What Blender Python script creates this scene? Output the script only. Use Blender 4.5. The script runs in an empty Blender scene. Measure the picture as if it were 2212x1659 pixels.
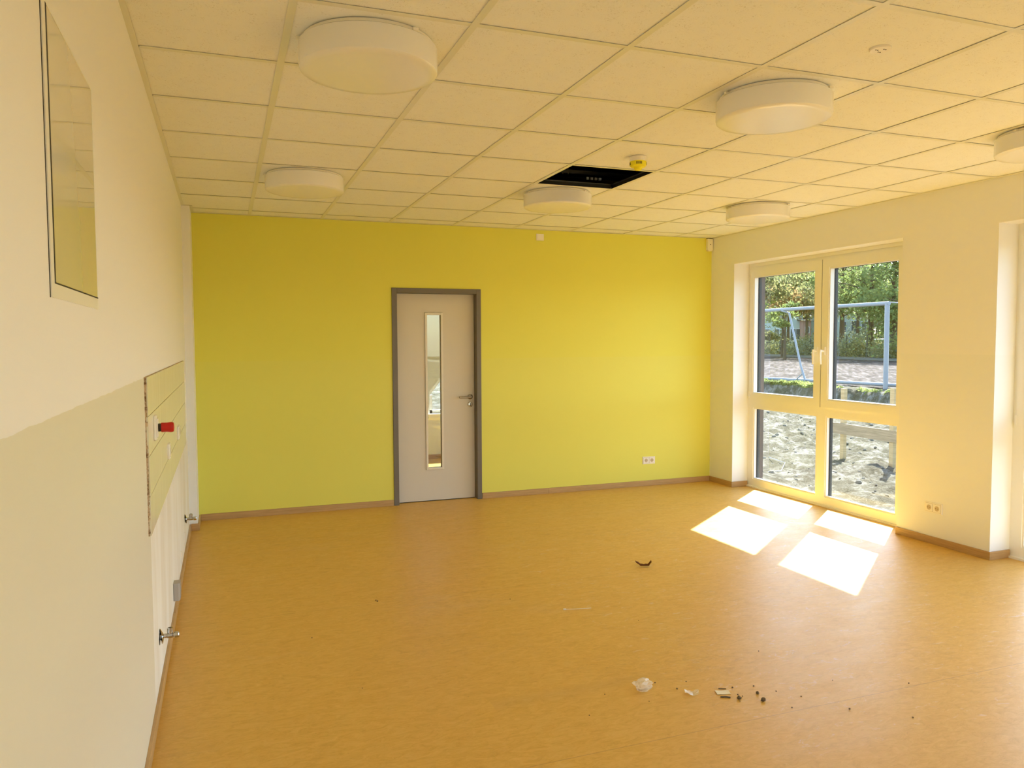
import bpy, bmesh, math, random
import numpy as np
from mathutils import Vector, Matrix, noise

random.seed(7)
rng = np.random.default_rng(7)
S = bpy.context.scene
COL = S.collection

# ------------------------------------------------------------------ camera
H, YW, XR, XL, YB = 2.7045, 5.2605, 5.494, 0.094, -4.3
XF = 5.69            # inner face of the window frames
XO = 5.885            # outer face of the facade
cam = bpy.data.cameras.new('camera'); camo = bpy.data.objects.new('camera', cam); COL.objects.link(camo)
yaw, pit, rol = 0.3569, -0.0544, -0.0045
d = Vector((math.sin(yaw) * math.cos(pit), math.cos(yaw) * math.cos(pit), math.sin(pit)))
r = Vector((math.cos(yaw), -math.sin(yaw), 0)); u = r.cross(d)
r2 = r * math.cos(rol) + u * math.sin(rol); u2 = -r * math.sin(rol) + u * math.cos(rol)
CAM = Vector((0.393, -2.061, 1.5725))
M = Matrix((r2, u2, -d)).transposed().to_4x4(); M.translation = CAM
camo.matrix_world = M
cam.sensor_fit = 'HORIZONTAL'; cam.sensor_width = 36; cam.lens = 1669.4 / 2212 * 36
cam.clip_start = 0.02; cam.clip_end = 500
S.camera = camo

# ------------------------------------------------------------------ sky, sun, exposure
w = bpy.data.worlds.new('world'); S.world = w; w.use_nodes = True
nt = w.node_tree; bg = nt.nodes['Background']
sky = nt.nodes.new('ShaderNodeTexSky'); sky.sky_type = 'NISHITA'; sky.sun_disc = False
sky.sun_elevation = math.radians(45); sky.sun_rotation = math.radians(52); sky.dust_density = 0.8; sky.air_density = 0.9
nt.links.new(sky.outputs['Color'], bg.inputs['Color']); bg.inputs['Strength'].default_value = 0.62
sd = Vector((-0.785, -0.608, -1.0)).normalized()
sl = bpy.data.lights.new('sun', 'SUN'); sl.energy = 15.0; sl.angle = math.radians(0.53); sl.color = (1.0, 0.985, 0.95)
so = bpy.data.objects.new('sun', sl); COL.objects.link(so); so.rotation_euler = sd.to_track_quat('-Z', 'Y').to_euler(); so.location = (30, 30, 30)
S.view_settings.view_transform = 'Standard'; S.view_settings.look = 'None'
S.view_settings.exposure = 1.17; S.view_settings.gamma = 1; S.view_settings.use_curve_mapping = False
S.cycles.max_bounces = 14; S.cycles.diffuse_bounces = 10; S.cycles.glossy_bounces = 5
S.cycles.transmission_bounces = 8; S.cycles.transparent_max_bounces = 12
S.cycles.caustics_reflective = False; S.cycles.sample_clamp_indirect = 12
S.cycles.use_denoising = True

# ------------------------------------------------------------------ helpers
class MB:
    def __init__(s): s.v = []; s.f = []
    def box(s, a, b, skip=()):
        x0, y0, z0 = a; x1, y1, z1 = b; n = len(s.v)
        s.v += [(x0, y0, z0), (x1, y0, z0), (x1, y1, z0), (x0, y1, z0), (x0, y0, z1), (x1, y0, z1), (x1, y1, z1), (x0, y1, z1)]
        fs = dict(b=(0, 3, 2, 1), t=(4, 5, 6, 7), s=(0, 1, 5, 4), e=(1, 2, 6, 5), n=(2, 3, 7, 6), w=(3, 0, 4, 7))
        for k, q in fs.items():
            if k not in skip: s.f.append(tuple(n + i for i in q))
        return s
    def prism(s, pts, axis, lo, hi):      # polygon pts in the two other axes, extruded along axis
        n = len(s.v); k = len(pts)
        def P(p, t):
            q = [p[0], p[1]]; q.insert(axis, t); return tuple(q)
        s.v += [P(p, lo) for p in pts] + [P(p, hi) for p in pts]
        s.f.append(tuple(n + i for i in range(k))[::-1]); s.f.append(tuple(n + k + i for i in range(k)))
        for i in range(k): s.f.append((n + i, n + (i + 1) % k, n + k + (i + 1) % k, n + k + i))
        return s
    def lathe(s, c, axis, prof, seg=32):   # prof: [(radius, offset along axis)]
        ax = Vector(axis).normalized(); a = ax.orthogonal().normalized(); b = ax.cross(a); c = Vector(c); n = len(s.v)
        for rr, h in prof:
            for i in range(seg):
                t = 2 * math.pi * i / seg
                s.v.append(tuple(c + ax * h + a * (rr * math.cos(t)) + b * (rr * math.sin(t))))
        for j in range(len(prof) - 1):
            for i in range(seg):
                s.f.append((n + j * seg + i, n + j * seg + (i + 1) % seg, n + (j + 1) * seg + (i + 1) % seg, n + (j + 1) * seg + i))
        if prof[0][0] > 0: s.f.append(tuple(n + i for i in range(seg))[::-1])
        if prof[-1][0] > 0: s.f.append(tuple(n + (len(prof) - 1) * seg + i for i in range(seg)))
        return s
    def tube(s, pts, rad, seg=8):
        pts = [Vector(p) for p in pts]; n = len(s.v); m = len(pts)
        if not isinstance(rad, (list, tuple)): rad = [rad] * m
        prev = None
        for i, p in enumerate(pts):
            t = (pts[min(i + 1, m - 1)] - pts[max(i - 1, 0)]).normalized()
            a = t.orthogonal().normalized() if prev is None else (prev - t * prev.dot(t)).normalized()
            prev = a; b = t.cross(a)
            for k in range(seg):
                an = 2 * math.pi * k / seg
                s.v.append(tuple(p + (a * math.cos(an) + b * math.sin(an)) * rad[i]))
        for j in range(m - 1):
            for k in range(seg):
                s.f.append((n + j * seg + k, n + j * seg + (k + 1) % seg, n + (j + 1) * seg + (k + 1) % seg, n + (j + 1) * seg + k))
        s.f.append(tuple(n + k for k in range(seg))[::-1]); s.f.append(tuple(n + (m - 1) * seg + k for k in range(seg)))
        return s
    def build(s, name, m, parent=None, smooth=False, bevel=0, loc=None):
        me = bpy.data.meshes.new(name); me.from_pydata(s.v, [], s.f); me.update()
        bm = bmesh.new(); bm.from_mesh(me)
        if bevel:
            bmesh.ops.bevel(bm, geom=[e for e in bm.edges if e.calc_face_angle(0) > 0.6], offset=bevel, segments=2, profile=0.6, affect='EDGES', clamp_overlap=True)
        bmesh.ops.recalc_face_normals(bm, faces=bm.faces)
        if smooth:
            for f in bm.faces: f.smooth = True
            for e in bm.edges:
                if len(e.link_faces) == 2 and e.calc_face_angle(0) > 0.7: e.smooth = False
        bm.to_mesh(me); bm.free()
        o = bpy.data.objects.new(name, me); COL.objects.link(o); me.materials.append(m)
        if parent: o.parent = parent
        return o

def tag(o, label=None, cat=None, group=None, kind=None):
    if label: o['label'] = label
    if cat: o['category'] = cat
    if group: o['group'] = group
    if kind: o['kind'] = kind
    return o

def empty(name, loc=(0, 0, 0), **k):
    o = bpy.data.objects.new(name, None); COL.objects.link(o); o.location = loc; o.empty_display_size = 0.05
    return tag(o, **k)

def into(o, parent):                       # parent keeping world coordinates (parents here are only translated)
    o.parent = parent; o.matrix_parent_inverse = Matrix.Translation(-parent.location)
    return o

def copy_tree(o, delta, parent=None):
    c = o.copy(); COL.objects.link(c)
    if parent: c.parent = parent
    else: c.location = Vector(o.location) + Vector(delta)
    for ch in list(o.children): copy_tree(ch, delta, c)
    return c

# ------------------------------------------------------------------ materials
def mat(name, col, rough=0.6, spec=0.4, metal=0.0, emis=None, coat=0):
    m = bpy.data.materials.new(name); m.use_nodes = True; b = m.node_tree.nodes['Principled BSDF']
    b.inputs['Base Color'].default_value = (*col, 1); b.inputs['Roughness'].default_value = rough
    b.inputs['Specular IOR Level'].default_value = spec; b.inputs['Metallic'].default_value = metal
    b.inputs['Coat Weight'].default_value = coat; b.inputs['Coat Roughness'].default_value = 0.0
    return m
class N:
    def __init__(s, m): s.t = m.node_tree; s.b = s.t.nodes['Principled BSDF']
    def n(s, ty, **k):
        x = s.t.nodes.new(ty)
        for a, v in k.items():
            if a.startswith('i_'): x.inputs[a[2:].replace('_', ' ')].default_value = v
            else: setattr(x, a, v)
        return x
    def l(s, a, b): s.t.links.new(a, b)
    def pos(s, scale=(1, 1, 1)):
        g = s.n('ShaderNodeNewGeometry'); mp = s.n('ShaderNodeMapping'); mp.inputs['Scale'].default_value = scale
        s.l(g.outputs['Position'], mp.inputs['Vector']); return mp.outputs['Vector']
    def noise(s, vec, scale, detail=4, rough=0.5, dist=0.0):
        x = s.n('ShaderNodeTexNoise'); x.inputs['Scale'].default_value = scale; x.inputs['Detail'].default_value = detail
        x.inputs['Roughness'].default_value = rough; x.inputs['Distortion'].default_value = dist; s.l(vec, x.inputs['Vector']); return x.outputs['Fac']
    def ramp(s, fac, stops):
        x = s.n('ShaderNodeValToRGB'); e = x.color_ramp.elements
        while len(e) < len(stops): e.new(0.5)
        for el, (p, c) in zip(e, stops): el.position = p; el.color = (*c, 1) if len(c) == 3 else c
        s.l(fac, x.inputs['Fac']); return x.outputs['Color']
    def math(s, op, a, b=None, c=None):
        x = s.n('ShaderNodeMath', operation=op)
        for i, q in enumerate((a, b, c)):
            if q is None: continue
            if isinstance(q, (int, float)): x.inputs[i].default_value = q
            else: s.l(q, x.inputs[i])
        return x.outputs[0]
    def mix(s, fac, a, b, mode='MIX'):
        x = s.n('ShaderNodeMix', data_type='RGBA', blend_type=mode)
        for sock, q in ((x.inputs[0], fac), (x.inputs[6], a), (x.inputs[7], b)):
            if isinstance(q, tuple): sock.default_value = (*q, 1)
            elif isinstance(q, (int, float)): sock.default_value = q
            else: s.l(q, sock)
        return x.outputs[2]
    def bump(s, h, strength=0.3, dist=0.01):
        x = s.n('ShaderNodeBump'); x.inputs['Strength'].default_value = strength; x.inputs['Distance'].default_value = dist
        s.l(h, x.inputs['Height']); s.l(x.outputs['Normal'], s.b.inputs['Normal'])
    def xyz(s):
        g = s.n('ShaderNodeNewGeometry'); q = s.n('ShaderNodeSeparateXYZ'); s.l(g.outputs['Position'], q.inputs[0]); return q.outputs
    def base(s, c): s.l(c, s.b.inputs['Base Color'])
    def rough(s, c): s.l(c, s.b.inputs['Roughness'])

WHITE = (0.865, 0.865, 0.865)
def wallpaint(name, col, satin, line=1.437):
    m = mat(name, col, 0.55, 0.25); n = N(m)
    p = n.xyz(); z = p[2]
    f = n.math('LESS_THAN', z, line)
    c = n.mix(f, col, satin); n.base(c)
    n.rough(n.math('MULTIPLY_ADD', f, -0.14, 0.6))
    n.bump(n.noise(n.pos(), 260, 3, 0.6), 0.05, 0.004)
    return m
M_wall = wallpaint('white_wall_paint', WHITE, tuple(c * k for c, k in zip(WHITE, (0.97, 0.985, 0.98))), 1.465)
M_yel = wallpaint('yellow_green_wall_paint', (0.765, 0.74, 0.125), (0.76, 0.74, 0.14), 1.41)

# left wall: white paint above, satin paint to the splashback, bare filler with scuffs beyond it
M_wl = mat('left_wall_paint', WHITE, 0.6, 0.25); n = N(M_wl)
p = n.xyz()
wob = n.math('MULTIPLY', n.math('SUBTRACT', n.noise(n.pos((1, 1, 1)), 9, 3), 0.5), 0.012)
zz = n.math('ADD', p[2], wob)
low = n.math('LESS_THAN', zz, 1.437)
near = n.math('LESS_THAN', n.math('ADD', p[1], wob), 1.42)
satin = n.math('MULTIPLY', low, near)
bare = n.math('MULTIPLY', n.math('LESS_THAN', p[2], 0.80), n.math('SUBTRACT', 1.0, near))
c = n.mix(satin, WHITE, (0.76, 0.74, 0.63))
blot = n.ramp(n.noise(n.pos((0.2, 1.6, 0.35)), 2.2, 5, 0.6), [(0.35, (0.77, 0.73, 0.64)), (0.62, (0.87, 0.86, 0.82))])
c = n.mix(bare, c, blot)
scuff = n.ramp(n.noise(n.pos((1, 14, 2.2)), 2.0, 6, 0.7), [(0.66, (0, 0, 0)), (0.74, (1, 1, 1))])
c = n.mix(n.math('MULTIPLY', n.math('MULTIPLY', scuff, bare), 0.18), c, (0.30, 0.2, 0.12))
n.base(c); n.rough(n.math('MULTIPLY_ADD', satin, -0.2, 0.62)); n.bump(n.noise(n.pos(), 260, 3), 0.05, 0.004)

# linoleum
M_floor = mat('orange_marbled_linoleum', (0.7, 0.4, 0.12), 0.4, 0.22); n = N(M_floor)
v = n.pos((1, 1, 1))
st = n.noise(n.pos((9, 20, 1)), 1.5, 9, 0.78, 1.2)
fl = n.ramp(st, [(0.32, (0.58, 0.335, 0.062)), (0.5, (0.69, 0.42, 0.092)), (0.68, (0.76, 0.49, 0.14))])
mot = n.noise(v, 1.3, 4, 0.6)
fl = n.mix(n.math('MULTIPLY', mot, 0.30), fl, (0.62, 0.40, 0.13))
dk = n.ramp(n.noise(n.pos((14, 34, 1)), 1.0, 8, 0.82, 1.0), [(0.60, (0, 0, 0)), (0.74, (1, 1, 1))])
fl = n.mix(n.math('MULTIPLY', dk, 0.5), fl, (0.40, 0.23, 0.07))
speck = n.ramp(n.noise(n.pos((1, 1, 1)), 70, 2, 0.5), [(0.72, (0, 0, 0)), (0.76, (1, 1, 1))])
fl = n.mix(n.math('MULTIPLY', speck, 0.35), fl, (0.33, 0.18, 0.07))
dust = n.ramp(n.noise(n.pos((0.9, 1.6, 1)), 0.9, 8, 0.72, 0.5), [(0.56, (0, 0, 0)), (0.74, (1, 1, 1))])
fl = n.mix(n.math('MULTIPLY', dust, 0.20), fl, (0.66, 0.52, 0.36))
clus = n.ramp(n.noise(n.pos((0.8, 1.2, 1)), 1.1, 5, 0.65), [(0.48, (0, 0, 0)), (0.66, (1, 1, 1))])
smud = n.ramp(n.noise(n.pos((9, 16, 1)), 1.2, 8, 0.8, 0.8), [(0.50, (0, 0, 0)), (0.68, (1, 1, 1))])
fl = n.mix(n.math('MULTIPLY', n.math('MULTIPLY', clus, smud), 0.5), fl, (0.42, 0.25, 0.085))
pp = n.xyz()
# pale plaster scuffs and scratches trodden into the floor in front of the window
reg = n.math('MULTIPLY', n.math('MULTIPLY', n.math('GREATER_THAN', pp[0], 2.3), n.math('LESS_THAN', pp[0], 5.2)), n.math('MULTIPLY', n.math('GREATER_THAN', pp[1], 0.2), n.math('LESS_THAN', pp[1], 3.6)))
chalk = n.ramp(n.noise(n.pos((3.2, 7, 1)), 2.6, 10, 0.8, 1.5), [(0.57, (0, 0, 0)), (0.63, (1, 1, 1))])
fl = n.mix(n.math('MULTIPLY', n.math('MULTIPLY', chalk, reg), 0.42), fl, (0.74, 0.64, 0.52))
def seam(sock, at, wd):
    return n.math('LESS_THAN', n.math('ABSOLUTE', n.math('SUBTRACT', sock, at)), wd)
sm = n.math('ADD', n.math('ADD', seam(pp[1], 0.525, 0.0022), seam(pp[1], -1.475, 0.0022)), n.math('ADD', seam(pp[1], 2.525, 0.0015), seam(pp[1], 4.525, 0.0015)))
fl = n.mix(n.math('MULTIPLY', sm, 0.42), fl, (0.33, 0.19, 0.085))
# a scuffed walking line of grey dirt left on the sheet
trail = n.math('SUBTRACT', 1.0, n.math('MINIMUM', 1.0, n.math('MULTIPLY', n.math('ABSOLUTE', n.math('SUBTRACT', n.math('ADD', pp[1], n.math('MULTIPLY', pp[0], -0.02)), 1.0)), 14.0)))
xl = n.math('MULTIPLY', n.math('GREATER_THAN', pp[0], 1.45), n.math('LESS_THAN', pp[0], 2.3))
fl = n.mix(n.math('MULTIPLY', n.math('MULTIPLY', trail, xl), n.math('MULTIPLY', st, 0.25)), fl, (0.33, 0.22, 0.12))
n.base(fl)
n.rough(n.math('MULTIPLY_ADD', n.noise(n.pos((2, 5, 1)), 2.0, 5), 0.18, 0.32))
n.bump(n.noise(n.pos((60, 90, 60)), 3, 3), 0.05, 0.002)

M_tile_c = mat('mineral_fibre_tile', (0.86, 0.75, 0.52), 0.85, 0.1); n = N(M_tile_c)
pit1 = n.ramp(n.noise(n.pos((1, 1, 1)), 150, 3, 0.6, 1.2), [(0.585, (0, 0, 0)), (0.66, (1, 1, 1))])
msk = n.ramp(n.noise(n.pos((1, 1, 1)), 18, 2), [(0.42, (0.15, 0.15, 0.15)), (0.6, (1, 1, 1))])
pf = n.math('MULTIPLY', pit1, msk)
n.base(n.mix(n.math('MULTIPLY', pf, 0.62), (0.875, 0.885, 0.885), (0.50, 0.46, 0.38)))
n.bump(n.math('SUBTRACT', 1.0, pf), 0.25, 0.003)
M_grid = mat('ivory_ceiling_grid', (0.76, 0.76, 0.68), 0.32, 0.35)
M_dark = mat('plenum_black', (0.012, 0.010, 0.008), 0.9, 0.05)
M_duct = mat('galvanised_channel', (0.25, 0.24, 0.22), 0.35, 0.5, 0.8)
M_pvc = mat('white_plastic', (0.86, 0.86, 0.82), 0.32, 0.5)
M_lamp = mat('opal_lamp_cover', (0.87, 0.87, 0.87), 0.22, 0.5)
M_lampb = mat('lamp_base_enamel', (0.87, 0.84, 0.76), 0.3, 0.5)
M_plastic = mat('white_fitting_plastic', (0.87, 0.84, 0.78), 0.35, 0.5)
M_wood = mat('beech_baseboard', (0.5, 0.3, 0.12), 0.42, 0.35); n = N(M_wood)
g = n.noise(n.pos((3, 3, 60)), 2.0, 6, 0.65, 0.3)
n.base(n.ramp(g, [(0.3, (0.42, 0.26, 0.10)), (0.7, (0.56, 0.36, 0.16))]))
M_doorf = mat('grey_steel_door_frame', (0.16, 0.14, 0.115), 0.4, 0.4)
M_doorl = mat('beige_door_leaf', (0.66, 0.615, 0.54), 0.45, 0.35)
M_steel = mat('brushed_steel', (0.62, 0.6, 0.55), 0.28, 0.5, 1.0)
M_chrome = mat('chrome', (0.55, 0.53, 0.5), 0.16, 0.5, 1.0)
M_black = mat('black_plastic', (0.02, 0.018, 0.015), 0.5, 0.4)
M_gap = mat('dark_rubber_gasket', (0.035, 0.03, 0.025), 0.6, 0.3)
M_brown = mat('brown_facade_cladding', (0.12, 0.075, 0.055), 0.6, 0.3)
M_red = mat('red_plastic', (0.50, 0.012, 0.006), 0.4, 0.4)
M_yellow = mat('yellow_dust_cap', (0.88, 0.80, 0.01), 0.4, 0.4)
M_grey = mat('grey_box_plastic', (0.42, 0.39, 0.36), 0.45, 0.35)
M_splash = mat('cream_glazed_tile', (0.78, 0.68, 0.36), 0.2, 0.5); n = N(M_splash)
n.base(n.ramp(n.noise(n.pos((1, 16, 1)), 2.0, 3), [(0.35, (0.78, 0.75, 0.60)), (0.7, (0.83, 0.80, 0.67))]))
M_mortar = mat('brown_tile_adhesive', (0.36, 0.22, 0.11), 0.9, 0.1); n = N(M_mortar)
n.base(n.ramp(n.noise(n.pos((1, 1, 1)), 45, 4, 0.7), [(0.38, (0.22, 0.13, 0.07)), (0.52, (0.66, 0.50, 0.33))]))

def glassmat(name, tint, haze=0.0):
    m = bpy.data.materials.new(name); m.use_nodes = True; t = m.node_tree; t.nodes.clear()
    out = t.nodes.new('ShaderNodeOutputMaterial'); tr = t.nodes.new('ShaderNodeBsdfTransparent'); tr.inputs[0].default_value = (*tint, 1)
    gl = t.nodes.new('ShaderNodeBsdfGlossy'); gl.inputs['Roughness'].default_value = 0.01; gl.inputs['Color'].default_value = (0.9, 0.95, 0.95, 1)
    lw = t.nodes.new('ShaderNodeLayerWeight'); pw = t.nodes.new('ShaderNodeMath'); pw.operation = 'POWER'; pw.inputs[1].default_value = 5
    fr = t.nodes.new('ShaderNodeMath'); fr.operation = 'MULTIPLY_ADD'; fr.inputs[1].default_value = 0.95; fr.inputs[2].default_value = 0.045
    t.links.new(lw.outputs['Facing'], pw.inputs[0]); t.links.new(pw.outputs[0], fr.inputs[0])
    mx = t.nodes.new('ShaderNodeMixShader'); t.links.new(fr.outputs[0], mx.inputs[0]); t.links.new(tr.outputs[0], mx.inputs[1]); t.links.new(gl.outputs[0], mx.inputs[2])
    if haze:
        df = t.nodes.new('ShaderNodeBsdfDiffuse'); df.inputs[0].default_value = (0.7, 0.72, 0.7, 1)
        m2 = t.nodes.new('ShaderNodeMixShader'); m2.inputs[0].default_value = haze
        t.links.new(mx.outputs[0], m2.inputs[1]); t.links.new(df.outputs[0], m2.inputs[2]); t.links.new(m2.outputs[0], out.inputs[0])
    else: t.links.new(mx.outputs[0], out.inputs[0])
    return m
M_glass = glassmat('insulating_glass', (0.88, 0.90, 0.89))
M_dglass = glassmat('clear_door_glass', (0.93, 0.94, 0.92))
M_panel = mat('back_painted_glass', (0.80, 0.79, 0.70), 0.004, 0.5, coat=1.0); M_panel.node_tree.nodes['Principled BSDF'].inputs['IOR'].default_value = 1.5

# ------------------------------------------------------------------ room shell
ft = tag(MB().box((XL - 0.3, YB - 0.2, -0.2), (XF + 0.08, YW + 0.08, 0)).build('floor', M_floor), 'orange marbled linoleum floor with dust and scuffs', kind='structure')

TOP = 3.3
WIN = [(2.673, 4.85), (-0.317, 1.858), (-3.307, -1.132)]
HEAD = 2.389
mb = MB(); ys = [YB - 0.2]
prev = YB - 0.2
for a, b in sorted(WIN):
    mb.box((XR, prev, -0.2), (XO, a, TOP)); mb.box((XR, a, HEAD), (XO, b, TOP)); prev = b
mb.box((XR, prev, -0.2), (XO, YW + 0.13, TOP))
tag(mb.build('wall_right', M_wall), 'white wall with floor-deep window openings', kind='structure')

DX0, DX1, DZ = 1.93, 2.77, 2.07
mb = MB().box((XL - 0.3, YW, -0.2), (DX0, YW + 0.13, TOP)).box((DX1, YW, -0.2), (XR, YW + 0.13, TOP)).box((DX0, YW, DZ), (DX1, YW + 0.13, TOP))
tag(mb.build('wall_back', M_yel), 'yellow-green painted end wall', kind='structure')
tag(MB().box((XL - 0.3, YB - 0.2, -0.2), (XL, YW, TOP)).build('wall_left', M_wl), 'white left wall with satin painted lower band', kind='structure')
tag(MB().box((XL, 4.90, 0.0), (0.158, YW, H + 0.02)).build('wall_pier', M_wall), 'narrow white pipe casing in the left corner', kind='structure')
mb = MB(); prev = XL - 0.3
FILL_WIN = [(1.7, 3.35), (3.7, 5.35)]  # unseen openings added to brighten the left side of the room
for a, b in FILL_WIN:
    mb.box((prev, YB - 0.3, -0.2), (a, YB, TOP)).box((a, YB - 0.3, -0.2), (b, YB, 0.08)).box((a, YB - 0.3, 2.5), (b, YB, TOP)); prev = b
mb.box((prev, YB - 0.3, -0.2), (XO, YB, TOP))
tag(mb.build('wall_front', M_wall), 'white wall behind the viewer with windows added for light', kind='structure')
for k, (a, b) in enumerate(FILL_WIN):
    wr = empty('window_%d' % (6 + k), (a, YB - 0.15, 0.25), label='added unseen window behind the viewer, brightening the left side', kind='structure')
    t = 0.07; y0_, y1_ = YB - 0.19, YB - 0.12; m_ = (a + b) / 2
    into(MB().box((a, y0_, 0.08), (a + t, y1_, 2.5)).box((b - t, y0_, 0.08), (b, y1_, 2.5)).box((a + t, y0_, 0.08), (b - t, y1_, 0.15)).box((a + t, y0_, 2.43), (b - t, y1_, 2.5)).box((m_ - 0.05, y0_, 0.15), (m_ + 0.05, y1_, 2.43)).build('frame', M_pvc), wr)
    into(MB().box((a + t, YB - 0.155, 0.15), (m_ - 0.05, YB - 0.151, 2.43)).build('pane', M_glass), wr)
    into(MB().box((m_ + 0.05, YB - 0.155, 0.15), (b - t, YB - 0.151, 2.43)).build('pane', M_glass), wr)
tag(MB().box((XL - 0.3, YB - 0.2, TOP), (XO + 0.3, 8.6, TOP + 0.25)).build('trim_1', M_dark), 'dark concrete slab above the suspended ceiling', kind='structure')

# baseboards (each board its own piece)
def baseboard(name, boards, label):
    root = empty(name, (0, 0, 0), label=label, kind='structure')
    for a, b in boards: MB().box(a, b).build('board', M_wood, root, bevel=0.002)
    return root
bh, bt = 0.058, 0.013
baseboard('baseboard_left', [((XL, y0 + 0.0008, 0.0), (XL + bt, y1 - 0.0008, bh)) for y0, y1 in ((YB, 0.22), (0.22, 2.62), (2.62, 3.3), (3.3, 4.90 - 0.013))], 'wooden baseboard along the left wall')
baseboard('trim_2', [((XL + bt, 4.90 - bt, 0), (0.158 + bt, 4.90, bh)), ((0.158, 4.90, 0), (0.158 + bt, YW - bt, bh))], 'wooden baseboard around the corner casing')
baseboard('baseboard_back', [((0.158 + bt, YW - bt, 0), (1.9, YW, bh)), ((2.797, YW - bt, 0), (3.52, YW, bh)), ((3.5216, YW - bt, 0), (XR - bt, YW, bh))], 'wooden baseboard along the yellow wall')
rb = []
rb += [((XR - bt, 4.85, 0), (XR, YW, bh)), ((XR - bt, 4.85 - bt, 0), (XF - 0.005, 4.85, bh))]
rb += [((XR - bt, 1.858 - bt, 0), (XR, 2.673, bh)), ((XR, 1.858 - bt, 0), (XF - 0.005, 1.858, bh)), ((XR - bt, -1.132, 0), (XR, -0.317, bh)), ((XR - bt, YB, 0), (XR, -3.307, bh))]
baseboard('baseboard_right', rb, 'wooden baseboard along the window wall')

# ------------------------------------------------------------------ suspended ceiling
ce = empty('ceiling', (0, 0, H), label='suspended ceiling of square mineral fibre tiles in an ivory grid', kind='structure')
P = 0.625; OFF = 0.012
tile_me = {}
def tile(ix0, ix1, iy0, iy1):
    w_, h_ = round(ix1 - ix0, 3), round(iy1 - iy0, 3)
    if (w_, h_) not in tile_me:
        o = MB().box((0, 0, 0), (w_ - 0.012, h_ - 0.012, 0.016)).build('ceiling_tile', M_tile_c)
        tile_me[(w_, h_)] = o.data
    else:
        o = bpy.data.objects.new('ceiling_tile', tile_me[(w_, h_)]); COL.objects.link(o)
    o.parent = ce; o.location = (ix0 + 0.006, iy0 + 0.006, 0.0036 + random.uniform(-0.0004, 0.0006))
xs = [XL + 0.012] + [i * P + OFF for i in range(1, 9)] + [XR - 0.006]
ysg = [YB + 0.006] + [j * P + OFF for j in range(-6, 9)] + [YW - 0.006]
for i in range(len(xs) - 1):
    for j in range(len(ysg) - 1):
        if abs(xs[i] - (4 * P + OFF)) < 1e-3 and abs(ysg[j] - (4 * P + OFF)) < 1e-3: continue   # the missing tile
        if xs[i] < 0.2 and ysg[j] > 4.9: tile(0.17, xs[i + 1], ysg[j], ysg[j + 1]); continue
        tile(xs[i], xs[i + 1], ysg[j], ysg[j + 1])
fw = 0.014
M_web = mat('dark_tee_web', (0.03, 0.028, 0.024), 0.6, 0.2)
def tee(o):
    o.data.materials.append(M_web); o.data.materials.append(M_duct)
    for p_ in o.data.polygons:
        z_ = sum(o.data.vertices[i].co.z for i in p_.vertices) / len(p_.vertices)
        p_.material_index = 2 if z_ > 0.029 else (1 if z_ > 0.0013 else 0)
    return o
for x in xs[1:-1]:
    m_ = MB().box((x - fw, YB, 0), (x + fw, YW, 0.0012)).box((x - 0.001, YB, 0.0012), (x + 0.001, YW, 0.035)).box((x - 0.004, YB, 0.030), (x + 0.004, YW, 0.038))
    tee(m_.build('main_runner', M_grid, ce))
ct_me = {}
for y in ysg[1:-1]:
    for i in range(len(xs) - 1):
        a = xs[i] + fw; b = xs[i + 1] - fw; k = round(b - a, 3)
        if k not in ct_me:
            o = MB().box((0, -fw, 0.0001), (b - a, fw, 0.0012)).box((0, -0.001, 0.0012), (b - a, 0.001, 0.035)).box((0, -0.004, 0.030), (b - a, 0.004, 0.036)).build('cross_tee', M_grid, ce); tee(o); ct_me[k] = o.data
        else:
            o = bpy.data.objects.new('cross_tee', ct_me[k]); COL.objects.link(o); o.parent = ce
        o.location = (a, y, 0)
aw = 0.022
for a, b in (((XL, YB, 0), (XL + aw, 4.90, 0.0015)), ((XL + 0.0, 4.90 - aw, -0.0002), (0.158 + aw, 4.90, 0.0012)), ((0.158, 4.90, 0), (0.158 + aw, YW, 0.0015)), ((0.158, YW - aw, -0.0003), (XR, YW, 0.0011)), ((XR - aw, YB, 0), (XR, YW, 0.0015))):
    MB().box(a, b).build('wall_angle', M_grid, ce)

# things seen through the missing tile
pr_ = tag(MB().box((2.2, 3.26, H + 0.10), (3.7, 3.30, H + 0.125)).box((2.2, 3.26, H + 0.10), (3.7, 3.262, H + 0.15)).build('ceiling_channel', M_duct), 'grey metal channel seen through the missing ceiling tile', 'channel')
for k in range(4):
    into(MB().box((2.98 + 0.035 * k, 3.250, H + 0.085), (2.998 + 0.035 * k, 3.262, H + 0.103)).build('clip', M_plastic), pr_)
for k, (x, y) in enumerate(((2.66, 2.93), (2.70, 2.93))):
    tag(MB().tube([(x - 0.02, y, H + 0.038), (x - 0.03, y, TOP)], 0.0022, 6).build('hanger_wire', M_duct), 'thin hanger wire seen in the dark ceiling opening', 'wire', 'hanger wires in the ceiling opening')

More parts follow.
